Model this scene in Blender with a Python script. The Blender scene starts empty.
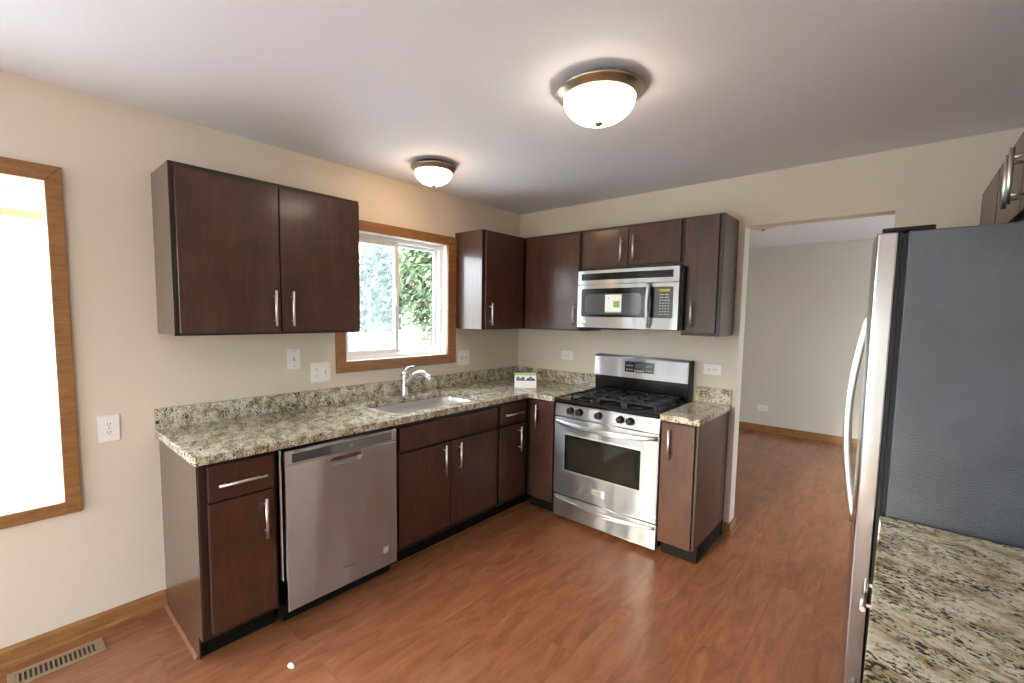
import bpy, bmesh, math, random
from mathutils import Vector, Matrix
random.seed(7)
PI = math.pi
SC = bpy.context.scene
COL = SC.collection

# ------------------------------------------------------------------ colours
def L(r, g, b):
    f = lambda c: (c/255)/12.92 if c/255 <= .04045 else ((c/255+.055)/1.055)**2.4
    return (f(r), f(g), f(b), 1)

# ------------------------------------------------------------------ camera
F, SX, SY = 448.5367, -3.9904, 8.5783
cam = bpy.data.cameras.new('camera'); cam.sensor_fit = 'HORIZONTAL'; cam.sensor_width = 36
cam.lens = F/1024*36; cam.shift_x = -SX/1024; cam.shift_y = SY/1024
cam.clip_start = .02; cam.clip_end = 300
co = bpy.data.objects.new('camera', cam); COL.objects.link(co); SC.camera = co
_y, _p, _r = math.radians(41.0031), math.radians(-4.5072), math.radians(.8615)
_f = Vector((-math.sin(_y)*math.cos(_p), math.cos(_y)*math.cos(_p), math.sin(_p)))
_rt = Vector((math.cos(_y), math.sin(_y), 0)); _up = _rt.cross(_f)
_R = _rt*math.cos(_r)+_up*math.sin(_r); _U = -_rt*math.sin(_r)+_up*math.cos(_r)
m = Matrix((( _R.x, _U.x, -_f.x), (_R.y, _U.y, -_f.y), (_R.z, _U.z, -_f.z)))
co.matrix_world = Matrix.Translation((2.7385, -3.298, 1.5037)) @ m.to_4x4()

# ------------------------------------------------------------------ view, sky, daylight
SC.view_settings.view_transform = 'Standard'; SC.view_settings.look = 'None'
SC.view_settings.gamma = 1; SC.view_settings.use_curve_mapping = False
SC.view_settings.exposure = 0.18
SKY = 15.0
LAMP = 18.0
W = bpy.data.worlds.new('sky'); SC.world = W; W.use_nodes = True
nt = W.node_tree; nt.nodes.clear()
wo = nt.nodes.new('ShaderNodeOutputWorld'); bg = nt.nodes.new('ShaderNodeBackground')
tc = nt.nodes.new('ShaderNodeTexCoord'); sp = nt.nodes.new('ShaderNodeSeparateXYZ'); rp = nt.nodes.new('ShaderNodeValToRGB')
nt.links.new(tc.outputs['Generated'], sp.inputs[0]); nt.links.new(sp.outputs['Z'], rp.inputs[0])
nt.links.new(rp.outputs[0], bg.inputs[0]); nt.links.new(bg.outputs[0], wo.inputs[0])
e = rp.color_ramp.elements
e[0].position = 0; e[0].color = (.30, .30, .27, 1)
e[1].position = .08; e[1].color = (.86, .92, 1.0, 1)
e2 = e.new(1.0); e2.color = (.75, .86, 1.0, 1)
bg.inputs[1].default_value = SKY

XRP = 3.35+.14
def portal(name, loc, rot, sx, sy):
    l = bpy.data.lights.new(name, 'AREA'); l.shape = 'RECTANGLE'; l.size = sx; l.size_y = sy
    l.cycles.is_portal = True
    o = bpy.data.objects.new(name, l); COL.objects.link(o); o.location = loc; o.rotation_euler = rot
portal('kitchen_window_daylight', (-.14, -1.345, 1.6), (0, -PI/2, 0), .9, .95)
portal('bay_window_daylight', (-.45, -4.35, 1.35), (0, -PI/2, 0), 1.45, 2.5)
portal('patio_door_daylight', (1.25, -6.44, 1.06), (PI/2, 0, 0), 1.9, 2.15)
portal('added_door_daylight', (XRP, -5.4, 1.06), (0, PI/2, 0), 2.15, 1.4)  # portal of the side opening that was added for more light
portal('dining_room_daylight', (4.76, 1.85, 1.05), (0, PI/2, 0), 2.1, 2.1)

sl = bpy.data.lights.new('low_sun', 'SUN'); sl.energy = 7.0; sl.color = (1, .84, .64); sl.angle = math.radians(7)
so_ = bpy.data.objects.new('low_sun', sl); COL.objects.link(so_)
so_.rotation_euler = Vector((.12, 1, -.21)).to_track_quat('-Z', 'Y').to_euler()

SC.cycles.use_denoising = True
SC.cycles.max_bounces = 10; SC.cycles.diffuse_bounces = 5; SC.cycles.glossy_bounces = 5
SC.cycles.transparent_max_bounces = 12; SC.cycles.sample_clamp_indirect = 8
SC.cycles.caustics_reflective = False; SC.cycles.caustics_refractive = False

# ------------------------------------------------------------------ materials
MATS = {}
class N:
    def __init__(s, name):
        s.m = bpy.data.materials.new(name); s.m.use_nodes = True; s.t = s.m.node_tree
        s.b = s.t.nodes['Principled BSDF']
    def n(s, kind, **kw):
        x = s.t.nodes.new(kind)
        for k, v in kw.items():
            if k.startswith('i_'):
                key = k[2:]; key = int(key) if key.isdigit() else key.replace('_', ' ')
                x.inputs[key].default_value = v
            else: setattr(x, k, v)
        return x
    def l(s, a, b): s.t.links.new(a, b)
    def ramp(s, src, stops, interp='LINEAR'):
        r = s.n('ShaderNodeValToRGB'); s.l(src, r.inputs[0]); e = r.color_ramp.elements; r.color_ramp.interpolation = interp
        while len(e) < len(stops): e.new(.5)
        for i, (p, c) in enumerate(stops): e[i].position = p; e[i].color = c
        return r.outputs[0]
    def mix(s, fac, a, b, mode='MIX'):
        x = s.n('ShaderNodeMix', data_type='RGBA', blend_type=mode)
        for v, k in ((fac, 0), (a, 6), (b, 7)):
            if hasattr(v, 'is_output'): s.l(v, x.inputs[k])
            else: x.inputs[k].default_value = v
        return x.outputs[2]
    def pos(s, scale=(1, 1, 1), rot=(0, 0, 0), src='pos'):
        if src == 'pos': g = s.n('ShaderNodeNewGeometry').outputs['Position']
        else: g = s.n('ShaderNodeTexCoord').outputs['Object']
        mp = s.n('ShaderNodeMapping'); s.l(g, mp.inputs[0])
        mp.inputs['Scale'].default_value = scale; mp.inputs['Rotation'].default_value = rot
        return mp.outputs[0]
    def noise(s, vec, scale, detail=4, rough=.5, dist=0):
        x = s.n('ShaderNodeTexNoise', i_Scale=scale, i_Detail=detail, i_Roughness=rough, i_Distortion=dist)
        s.l(vec, x.inputs['Vector']); return x.outputs[0]
    def bump(s, h, strength=.1, dist=.002):
        x = s.n('ShaderNodeBump', i_Strength=strength, i_Distance=dist); s.l(h, x.inputs['Height']); s.l(x.outputs[0], s.b.inputs['Normal'])
    def P(s, **kw):
        for k, v in kw.items():
            k = k.replace('_', ' ')
            if hasattr(v, 'is_output'): s.l(v, s.b.inputs[k])
            else: s.b.inputs[k].default_value = v
        return s

def plain(name, c, rough=.5, metal=0, **kw):
    n = N(name); v = n.noise(n.pos((1, 1, 1)), 30, 3)
    col = n.mix(.05, c, n.ramp(v, [(.3, (c[0]*.7, c[1]*.7, c[2]*.7, 1)), (.7, c)]))
    n.P(Base_Color=col, Roughness=rough, Metallic=metal, **kw); MATS[name] = n.m; return n.m

def paint(name, c, rough=.6, tex=.25):
    n = N(name); v = n.noise(n.pos(), 2.2, 3)
    col = n.mix(.06, c, n.ramp(v, [(.35, (c[0]*.86, c[1]*.85, c[2]*.84, 1)), (.65, c)]))
    n.P(Base_Color=col, Roughness=rough); n.bump(n.noise(n.pos(), 160, 3), tex, .0015); MATS[name] = n.m; return n.m

paint('wall_paint', L(217, 205, 187), .55)
paint('ceiling_paint', L(230, 231, 237), .85, .15)
paint('far_wall_paint', L(212, 206, 194), .6)
paint('jamb_paint', L(214, 190, 168), .5)

def cabinet_wood():
    n = N('cabinet_wood')
    a = n.noise(n.pos((9, 9, 1.1)), 3.2, 5, .6, .6)
    b = n.noise(n.pos((60, 60, 3)), 3, 3)
    c = n.noise(n.pos((1, 1, 1)), 6, 4, .6)
    col = n.ramp(a, [(.25, L(50, 32, 25)), (.5, L(71, 44, 33)), (.75, L(90, 57, 42))])
    col = n.mix(.25, col, n.ramp(b, [(.35, L(44, 27, 20)), (.65, L(90, 58, 43))]))
    col = n.mix(.3, col, n.ramp(c, [(.35, L(48, 30, 23)), (.7, L(92, 58, 42))]))
    n.P(Base_Color=col, Roughness=.36, Specular_IOR_Level=.4, Coat_Weight=.22, Coat_Roughness=.14)
    n.bump(b, .06, .001); MATS['cabinet_wood'] = n.m
cabinet_wood()
def cabinet_side():
    n = N('cabinet_side_wood')
    b = n.noise(n.pos((40, 40, 2)), 3, 4)
    n.P(Base_Color=n.ramp(b, [(.3, L(60, 40, 30)), (.7, L(80, 56, 43))]), Roughness=.3, Specular_IOR_Level=.5, Coat_Weight=.55, Coat_Roughness=.12)
    MATS['cabinet_side'] = n.m
cabinet_side()
plain('shoe_wood', L(132, 86, 60), .5)
plain('cabinet_gap', L(26, 15, 12), .6)
plain('toe_kick', L(22, 17, 15), .8, Specular_IOR_Level=.15)

def oak():
    n = N('oak_trim')
    a = n.noise(n.pos((14, 2.2, 14)), 4, 5, .6, .4)
    n.P(Base_Color=n.ramp(a, [(.3, L(126, 86, 46)), (.55, L(147, 103, 58)), (.75, L(162, 118, 71))]), Roughness=.35)
    n.bump(a, .05, .001); MATS['oak'] = n.m
oak()

def granite():
    n = N('granite')
    w = n.pos((1, 1, 1), (0, 0, math.radians(20)))
    def st(sc):
        q = n.n('ShaderNodeMapping'); n.l(w, q.inputs[0]); q.inputs['Scale'].default_value = sc; return q.outputs[0]
    v = st((1.75, 3.2, 2.5)); v2 = st((1.25, 2.2, 1.9))
    big = n.noise(v2, 9, 6, .65, .7)
    col = n.ramp(big, [(.30, L(126, 113, 82)), (.42, L(170, 160, 131)), (.52, L(203, 197, 176)), (.66, L(221, 217, 203)), (.8, L(166, 157, 133))])
    ochre = n.noise(v2, 14, 4, .6, .3)
    col = n.mix(n.ramp(ochre, [(.56, (0, 0, 0, 1)), (.68, (.75, .75, .75, 1))]), col, L(146, 120, 62))
    grey = n.noise(v, 30, 4, .6, .6)
    col = n.mix(n.ramp(grey, [(.54, (0, 0, 0, 1)), (.64, (.8, .8, .8, 1))]), col, L(122, 112, 96))
    dark = n.noise(v, 46, 3, .55, .5)
    clump = n.noise(v2, 10, 2)
    df = n.n('ShaderNodeMath', operation='MULTIPLY_ADD', i_1=.45); n.l(clump, df.inputs[0]); n.l(dark, df.inputs[2])
    col = n.mix(n.ramp(df.outputs[0], [(.775, (0, 0, 0, 1)), (.84, (.95, .95, .95, 1))]), col, L(46, 38, 30))
    n.P(Base_Color=col, Roughness=.16, Specular_IOR_Level=.5); MATS['granite'] = n.m
granite()

def floor_wood():
    n = N('cherry_planks')
    g = n.n('ShaderNodeNewGeometry'); s = n.n('ShaderNodeSeparateXYZ'); n.l(g.outputs['Position'], s.inputs[0])
    c = n.n('ShaderNodeCombineXYZ'); n.l(s.outputs['Y'], c.inputs['X']); n.l(s.outputs['X'], c.inputs['Y'])
    br = n.n('ShaderNodeTexBrick', offset=.37, i_Scale=1.0, i_Mortar_Size=.0011, i_Mortar_Smooth=.3, i_Bias=0.0, i_Brick_Width=1.22, i_Row_Height=.192)
    br.inputs['Color1'].default_value = (.25, .25, .25, 1); br.inputs['Color2'].default_value = (.75, .75, .75, 1); br.inputs['Mortar'].default_value = (.5, .5, .5, 1)
    n.l(c.outputs[0], br.inputs['Vector'])
    tone = br.outputs['Color']
    ad = n.n('ShaderNodeVectorMath', operation='MULTIPLY_ADD'); n.l(tone, ad.inputs[0]); ad.inputs[1].default_value = (7, 3, 5); n.l(g.outputs['Position'], ad.inputs[2])
    mp = n.n('ShaderNodeMapping'); n.l(ad.outputs[0], mp.inputs[0]); mp.inputs['Scale'].default_value = (3.2, .8, 1)
    grain = n.noise(mp.outputs[0], 3.0, 6, .62, 1.7)
    mp2 = n.n('ShaderNodeMapping'); n.l(ad.outputs[0], mp2.inputs[0]); mp2.inputs['Scale'].default_value = (13, .9, 1)
    fine = n.noise(mp2.outputs[0], 3.0, 4, .6, .4)
    col = n.ramp(grain, [(.28, L(112, 70, 47)), (.45, L(139, 89, 61)), (.58, L(154, 101, 70)), (.75, L(170, 116, 82))])
    col = n.mix(.16, col, n.ramp(fine, [(.35, L(118, 72, 52)), (.65, L(162, 108, 80))]))
    col = n.mix(.22, col, n.ramp(tone, [(.25, L(124, 79, 54)), (.75, L(160, 107, 76))]))
    col = n.mix(br.outputs['Fac'], col, L(120, 72, 52))
    n.P(Base_Color=col, Roughness=.26, Specular_IOR_Level=.5)
    MATS['floor'] = n.m
floor_wood()

def steel(name, c=(.62, .61, .60, 1), rough=.26, aniso=.75, horizontal=True):
    n = N(name)
    n.bump(n.noise(n.pos((5, 5, 1.3)), 1.0, 1), .6, .02)
    sc = (1.5, 1.5, 260) if horizontal else (260, 260, 1.5)
    st = n.noise(n.pos(sc), 1.0, 3)
    tg = n.n('ShaderNodeTangent', direction_type='RADIAL', axis='Z'); n.l(tg.outputs[0], n.b.inputs['Tangent'])
    col = n.ramp(st, [(.3, (c[0]*.93, c[1]*.93, c[2]*.93, 1)), (.7, c)])
    n.P(Base_Color=col, Metallic=1, Roughness=rough, Anisotropic=aniso, Anisotropic_Rotation=.25 if horizontal else 0.0)
    MATS[name] = n.m
steel('steel', (.735, .755, .772, 1), rough=.40, aniso=1.0)
steel('fridge_steel', (.52, .52, .53, 1), .19, .15)
plain('faucet_steel', (.60, .59, .58, 1), .27, 1)
plain('chrome', (.72, .71, .70, 1), .14, 1)
plain('nickel', (.80, .78, .75, 1), .34, 1)
plain('bowl_steel', (.66, .66, .65, 1), .36, .55)
plain('fixture_metal', (.40, .33, .25, 1), .33, 1)
plain('black_enamel', L(14, 14, 15), .16)
plain('black_plastic', L(9, 9, 10), .42, Specular_IOR_Level=.3)
plain('cast_iron', L(26, 27, 29), .30)
plain('dark_glass', L(24, 25, 24), .05)
plain('oven_glass', L(34, 31, 28), .06)
plain('microwave_glass', L(84, 88, 88), .12)
plain('keypad', L(78, 80, 78), .3)
plain('console_grey', L(108, 108, 108), .3)
plain('console_dark', L(74, 75, 76), .3)
plain('white_plastic', L(238, 234, 226), .35)
plain('pale_pine', L(206, 196, 158), .5)
plain('frame_wood_gap_shade', L(40, 25, 20), .4)  # wood tone darkened to stand in for shadow between the doors
plain('vinyl', L(248, 247, 246), .35)
plain('white_board', L(250, 247, 240), .45)
plain('socket_grey', L(150, 144, 138), .5)
plain('slot_dark', L(40, 36, 34), .6)
plain('register_tan', L(150, 130, 103), .45)
plain('white_paper', L(248, 247, 244), .6)
plain('green_print', L(134, 190, 90), .6)
plain('pale_green_print', L(176, 214, 140), .6)
plain('grey_print', L(130, 126, 136), .6)
plain('purple_print', L(104, 88, 108), .6)
plain('display_yellow', L(200, 190, 70), .5)
plain('print_white', L(214, 216, 214), .5)
plain('badge_grey', L(96, 94, 90), .4)
plain('sticker_grey', L(150, 149, 146), .5)
plain('bounce_ground', L(186, 185, 182), .9)  # pale grey picked so the ground bounces daylight up to the ceiling
plain('bark', L(96, 80, 64), .9)
plain('leaf', L(82, 98, 68), .7)
plain('leaf_pale', L(92, 108, 90), .7)
plain('exterior_siding', L(216, 214, 206), .7)

def fridge_side():
    n = N('fridge_side_textured')
    v = n.noise(n.pos(), 240, 2); w = n.noise(n.pos(), 5, 4)
    col = n.mix(.4, L(70, 76, 86), n.ramp(w, [(.35, L(56, 61, 70)), (.7, L(84, 91, 103))]))
    n.P(Base_Color=col, Roughness=.33, Specular_IOR_Level=.7); n.bump(v, .55, .003); MATS['fridge_side'] = n.m
fridge_side()

def glass():
    n = N('window_glass'); t = n.t
    out = t.nodes['Material Output']
    tr = n.n('ShaderNodeBsdfTransparent'); tr.inputs[0].default_value = (.94, .96, .95, 1)
    gl = n.n('ShaderNodeBsdfGlossy', i_Roughness=.02); lw = n.n('ShaderNodeLayerWeight', i_Blend=.5); pw = n.n('ShaderNodeMath', operation='POWER', i_1=5.0); n.l(lw.outputs['Facing'], pw.inputs[0])
    fr = n.n('ShaderNodeMath', operation='MULTIPLY_ADD', i_1=.9, i_2=.04); n.l(pw.outputs[0], fr.inputs[0])
    mx = n.n('ShaderNodeMixShader'); n.l(fr.outputs[0], mx.inputs[0]); n.l(tr.outputs[0], mx.inputs[1]); n.l(gl.outputs[0], mx.inputs[2])
    n.l(mx.outputs[0], out.inputs[0]); MATS['glass'] = n.m
    n = N('insect_screen_mesh'); t = n.t; out = t.nodes['Material Output']
    tr = n.n('ShaderNodeBsdfTransparent'); tr.inputs[0].default_value = (1, 1, 1, 1)
    df = n.n('ShaderNodeBsdfTranslucent'); df.inputs[0].default_value = (.75, .85, .9, 1)
    mx = n.n('ShaderNodeMixShader', i_0=.035); n.l(tr.outputs[0], mx.inputs[1]); n.l(df.outputs[0], mx.inputs[2]); n.l(mx.outputs[0], out.inputs[0])
    MATS['screen'] = n.m
glass()
def bowl(name, strength, c, base):
    n = N(name); v = n.noise(n.pos(), 18, 4, .6, 1)
    n.P(Base_Color=n.mix(.3, base, n.ramp(v, [(.35, (base[0]*.8, base[1]*.75, base[2]*.66, 1)), (.7, base)])), Roughness=.3)
    if strength: n.P(Emission_Color=c, Emission_Strength=strength)
    MATS[name] = n.m
bowl('lit_bowl_glass', LAMP, (1, .85, .68, 1), L(244, 236, 220))
bowl('warm_bowl_glass', LAMP*1.15, (1, .66, .38, 1), L(244, 236, 220))
bowl('unlit_bowl_glass', 0, (1, 1, 1, 1), L(214, 198, 170))

# ------------------------------------------------------------------ mesh builder
class B:
    def __init__(s): s.bm = bmesh.new()
    def _join(s, t):
        me = bpy.data.meshes.new('t'); t.to_mesh(me); s.bm.from_mesh(me); bpy.data.meshes.remove(me); t.free(); return s
    def box(s, x0, x1, y0, y1, z0, z1, bev=0, seg=2):
        t = bmesh.new(); bmesh.ops.create_cube(t, size=1)
        for v in t.verts:
            v.co = Vector(((x0+x1)/2+v.co.x*(x1-x0), (y0+y1)/2+v.co.y*(y1-y0), (z0+z1)/2+v.co.z*(z1-z0)))
        if bev: bmesh.ops.bevel(t, geom=t.edges[:], offset=bev, segments=seg, affect='EDGES', profile=.5)
        return s._join(t)
    def prism(s, poly, axis, a, b, bev=0, seg=2, smooth=False):
        # poly in the plane of the other two axes (x: (y,z), y: (x,z), z: (x,y))
        t = bmesh.new()
        def mk(p, k):
            return {'x': (k, p[0], p[1]), 'y': (p[0], k, p[1]), 'z': (p[0], p[1], k)}[axis]
        A = [t.verts.new(mk(p, a)) for p in poly]; C = [t.verts.new(mk(p, b)) for p in poly]
        t.faces.new(A); t.faces.new(C[::-1])
        for i in range(len(poly)):
            j = (i+1) % len(poly); f = t.faces.new((A[j], A[i], C[i], C[j])); f.smooth = smooth
        bmesh.ops.recalc_face_normals(t, faces=t.faces[:])
        if bev: bmesh.ops.bevel(t, geom=t.edges[:], offset=bev, segments=seg, affect='EDGES', profile=.5)
        return s._join(t)
    def rrect(s, axis, a, b, u0, u1, v0, v1, r, n=6, bev=0):
        P = []
        for cx, cy, st in ((u1-r, v1-r, 0), (u0+r, v1-r, 90), (u0+r, v0+r, 180), (u1-r, v0+r, 270)):
            for i in range(n+1):
                t = math.radians(st+90*i/n); P.append((cx+r*math.cos(t), cy+r*math.sin(t)))
        return s.prism(P, axis, a, b, bev)
    def tube(s, pts, r, seg=12, cap=True):
        pts = [Vector(p) for p in pts]; rs = r if isinstance(r, (list, tuple)) else [r]*len(pts)
        t = bmesh.new(); rings = []
        up = None
        for i, p in enumerate(pts):
            d = (pts[min(i+1, len(pts)-1)]-pts[max(i-1, 0)]).normalized()
            if up is None:
                up = Vector((0, 0, 1)) if abs(d.z) < .9 else Vector((1, 0, 0))
            n = d.cross(up).normalized(); up = n.cross(d).normalized()
            rr = rs[i]; rx, ry = rr if isinstance(rr, tuple) else (rr, rr)
            rings.append([t.verts.new(p+n*rx*math.cos(2*PI*k/seg)+up*ry*math.sin(2*PI*k/seg)) for k in range(seg)])
        for a, b in zip(rings, rings[1:]):
            for k in range(seg):
                f = t.faces.new((a[k], a[(k+1) % seg], b[(k+1) % seg], b[k])); f.smooth = True
        if cap: t.faces.new(rings[0][::-1]); t.faces.new(rings[-1])
        bmesh.ops.recalc_face_normals(t, faces=t.faces[:])
        return s._join(t)
    def lathe(s, prof, c=(0, 0, 0), seg=48, axis='z', smooth=True):
        t = bmesh.new(); rings = []
        def mk(r, a, h):
            u, v = r*math.cos(a), r*math.sin(a)
            p = {'z': (u, v, h), 'y': (u, h, v), 'x': (h, u, v)}[axis]
            return Vector(p)+Vector(c)
        for r, h in prof:
            if r < 1e-6: rings.append([t.verts.new(mk(0, 0, h))])
            else: rings.append([t.verts.new(mk(r, 2*PI*k/seg, h)) for k in range(seg)])
        for a, b in zip(rings, rings[1:]):
            for k in range(seg):
                q = [a[k % len(a)], a[(k+1) % seg % len(a)], b[(k+1) % seg % len(b)], b[k % len(b)]]
                u = []
                for v in q:
                    if v not in u: u.append(v)
                if len(u) > 2: f = t.faces.new(u); f.smooth = smooth
        bmesh.ops.recalc_face_normals(t, faces=t.faces[:])
        return s._join(t)
    def build(s, name, mat, parent=None, loc=(0, 0, 0), kind=None, rot=(0, 0, 0)):
        me = bpy.data.meshes.new(name); s.bm.to_mesh(me); s.bm.free()
        o = bpy.data.objects.new(name, me); COL.objects.link(o); o.location = loc; o.rotation_euler = rot
        me.materials.append(MATS[mat])
        if parent: o.parent = parent
        if kind: o['kind'] = kind
        return o

def cut(o, cutter, bev=0):
    """o minus the builder's solid, applied; optional rounding of the edges afterwards"""
    me = bpy.data.meshes.new('c'); cutter.bm.to_mesh(me); cutter.bm.free()
    c = bpy.data.objects.new('cutter', me); COL.objects.link(c)
    c.matrix_world = Matrix.Identity(4)
    par, lo, ro = o.parent, o.location.copy(), o.rotation_euler.copy()
    o.parent = None; o.location = (0, 0, 0); o.rotation_euler = (0, 0, 0)
    md = o.modifiers.new('b', 'BOOLEAN'); md.object = c; md.operation = 'DIFFERENCE'; md.solver = 'EXACT'
    if bev:
        bv = o.modifiers.new('v', 'BEVEL'); bv.width = bev; bv.segments = 2; bv.limit_method = 'ANGLE'; bv.angle_limit = math.radians(50)
    dg = bpy.context.evaluated_depsgraph_get(); dg.update()
    nm = bpy.data.meshes.new_from_object(o.evaluated_get(dg), depsgraph=dg)
    old = o.data; o.modifiers.clear(); nm.name = o.name; o.data = nm; bpy.data.meshes.remove(old)
    bpy.data.objects.remove(c); bpy.data.meshes.remove(me)
    o.parent = par; o.location = lo; o.rotation_euler = ro
    return o

def thing(name, label, cat, loc=(0, 0, 0), rotz=0, group=None):
    o = bpy.data.objects.new(name, None); COL.objects.link(o); o.empty_display_size = .1
    o.location = loc; o.rotation_euler = (0, 0, rotz); o['label'] = label; o['category'] = cat
    if group: o['group'] = group
    return o
def struct(name):
    o = bpy.data.objects.new(name, None); COL.objects.link(o); o['kind'] = 'structure'; return o
def tag(o, label, cat, group=None):
    o['label'] = label; o['category'] = cat
    if group: o['group'] = group
    return o
def text(name, body, size, mat, parent, loc, rot=(PI/2, 0, 0), align='CENTER', font_scale_x=1):
    c = bpy.data.curves.new(name, 'FONT'); c.body = body; c.size = size; c.extrude = .0003; c.align_x = align; c.align_y = 'CENTER'
    c.materials.append(MATS[mat]); o = bpy.data.objects.new(name, c); COL.objects.link(o); o.location = loc; o.rotation_euler = rot
    dg = bpy.context.evaluated_depsgraph_get(); dg.update()
    me = bpy.data.meshes.new_from_object(o.evaluated_get(dg), depsgraph=dg); me.name = name
    bpy.data.objects.remove(o); bpy.data.curves.remove(c)
    for v in me.vertices: v.co.x *= font_scale_x
    o = bpy.data.objects.new(name, me); COL.objects.link(o); o.location = loc; o.rotation_euler = rot; o.parent = parent; return o

# ------------------------------------------------------------------ room shell
H = 2.438; XR = 3.35; YR = -6.3; YF = 3.4; XF = 4.6; TW = .12
B().box(-.2, XF+.2, YR-.2, YF+.2, -.12, 0).build('floor', 'floor', kind='structure')
B().box(-.2, XF+.2, YR-.2, YF+.2, H, H+.12).build('ceiling', 'ceiling_paint', kind='structure')
def wall_grid(name, mat, axis, a, b, us, zs, holes):
    """a wall slab from a to b on AXIS with rectangular holes given as (u0,u1,z0,z1)"""
    t = bmesh.new(); us = sorted(set(us)); zs = sorted(set(zs)); V = {}
    def vert(k, u, z):
        key = (k, round(u, 5), round(z, 5))
        if key not in V: V[key] = t.verts.new((k, u, z) if axis == 'x' else (u, k, z))
        return V[key]
    def solid(i, j):
        if not (0 <= i < len(us)-1 and 0 <= j < len(zs)-1): return False
        cu, cz = (us[i]+us[i+1])/2, (zs[j]+zs[j+1])/2
        return not any(h[0] < cu < h[1] and h[2] < cz < h[3] for h in holes)
    for i in range(len(us)-1):
        for j in range(len(zs)-1):
            if not solid(i, j): continue
            u0, u1, z0, z1 = us[i], us[i+1], zs[j], zs[j+1]
            for k in (a, b): t.faces.new((vert(k, u0, z0), vert(k, u1, z0), vert(k, u1, z1), vert(k, u0, z1)))
            for di, dj, p, q in ((-1, 0, (u0, z0), (u0, z1)), (1, 0, (u1, z0), (u1, z1)), (0, -1, (u0, z0), (u1, z0)), (0, 1, (u0, z1), (u1, z1))):
                if not solid(i+di, j+dj): t.faces.new((vert(a, *p), vert(a, *q), vert(b, *q), vert(b, *p)))
    bmesh.ops.recalc_face_normals(t, faces=t.faces[:])
    o = B(); o.bm.free(); o.bm = t
    return o.build(name, mat, kind='structure')
KW = (-1.80, -.89, 1.165, 2.058)      # kitchen window hole
BW = (-5.60, -3.125, .610, 2.034)      # bay window hole
wall_grid('wall_left', 'wall_paint', 'x', -.14, 0, (YR-.12, KW[0], KW[1], BW[0], BW[1], YF), (0, KW[2], KW[3], BW[2], BW[3], H), (KW, BW))
OX0, OX1, OZ = 1.932, 2.684, 2.108
wall_grid('wall_back', 'wall_paint', 'y', 0, TW, (0, OX0, OX1, XR+.12), (0, OZ, H), ((OX0, OX1, 0, OZ),))
SD = (-6.1, -4.7, 0, 2.12)
wall_grid('wall_right', 'wall_paint', 'x', XR, XR+.12, (YR-.12, SD[0], SD[1], 0), (0, SD[3], H), (SD,))
PD = (.30, 2.20, 0, 2.12)
wall_grid('wall_rear', 'wall_paint', 'y', YR-.12, YR, (0, PD[0], PD[1], XR), (0, PD[3], H), (PD,))
B().box(0, XF, YF, YF+.12, 0, H).build('wall_far', 'far_wall_paint', kind='structure')
FD = (.8, 2.9, 0, 2.06)
wall_grid('wall_dining', 'far_wall_paint', 'x', XF, XF+.12, (TW, FD[0], FD[1], YF), (0, FD[3], H), (FD,))
B().box(XR+.12, XF, 0, TW, 0, H).build('wall_dining_front', 'far_wall_paint', kind='structure')

# baseboards in oak with a quarter-round shoe
def base_profile(o, axis, a, b, at, s, h=.083):
    P = [(at, 0), (at+s*.022, 0), (at+s*.022, .012), (at+s*.012, .02), (at+s*.012, h-.014), (at+s*.006, h), (at, h)]
    o.prism(P, axis, a, b); return o
o = B(); base_profile(o, 'y', -6.3, -2.7835, 0, 1); o.build('baseboard_left', 'oak', kind='structure')
o = B(); base_profile(o, 'x', .0, XF, YF, -1, .09); o.build('baseboard_far', 'oak', kind='structure')
o = B(); o.prism([(1.90, -.022), (OX0+.022, -.022), (OX0+.022, TW+.022), (1.90, TW+.022), (1.90, TW), (OX0, TW), (OX0, 0), (1.90, 0)], 'z', 0, .02)
o.prism([(1.90, -.012), (OX0+.012, -.012), (OX0+.012, TW+.012), (1.90, TW+.012), (1.90, TW), (OX0, TW), (OX0, 0), (1.90, 0)], 'z', .018, .083)
o.build('baseboard_back', 'oak', kind='structure')

# quarter-round along the open cabinet end, pale bead along the toe kick
b = B(); b.prism([(-2.7835, 0), (-2.796, 0), (-2.795, .006), (-2.790, .011), (-2.7835, .013)], 'x', .024, .545); b.build('trim_1', 'shoe_wood', kind='structure')
b = B(); b.box(.5455, .553, -1.826, -.60, 0, .006, .001); b.build('trim_2', 'oak', kind='structure')

# ------------------------------------------------------------------ kitchen window
w1 = struct('window_1')
def casing(parent, y0, y1, z0, z1, oy0, oy1, oz0, oz1, name='casing'):
    b = B(); t = .02
    b.prism([(oy0, oz0), (oy1, oz0), (y1, z0), (y0, z0)], 'x', 0, t, .003)
    b.prism([(oy1, oz0), (oy1, oz1), (y1, z1), (y1, z0)], 'x', 0, t, .003)
    b.prism([(oy1, oz1), (oy0, oz1), (y0, z1), (y1, z1)], 'x', 0, t, .003)
    b.prism([(oy0, oz1), (oy0, oz0), (y0, z0), (y0, z1)], 'x', 0, t, .003)
    return b.build(name, 'oak', parent)
casing(w1, -1.783, -.905, 1.180, 2.045, -1.850, -.818, 1.107, 2.113)
def ring(b, x0, x1, y0, y1, z0, z1, w, bev=.003):
    b.box(x0, x1, y0, y1, z0, z0+w, bev); b.box(x0, x1, y0, y1, z1-w, z1, bev)
    b.box(x0, x1, y0, y0+w, z0+w*.9, z1-w*.9, bev); b.box(x0, x1, y1-w, y1, z0+w*.9, z1-w*.9, bev); return b
ring(B(), -.139, -.001, KW[0], KW[1], KW[2], KW[3], .017, .002).build('jamb_liner', 'vinyl', w1)
ring(B(), -.125, -.055, -1.783, -.907, 1.182, 2.041, .028).build('frame', 'vinyl', w1)
ya, yb = -1.756, -.934
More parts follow.
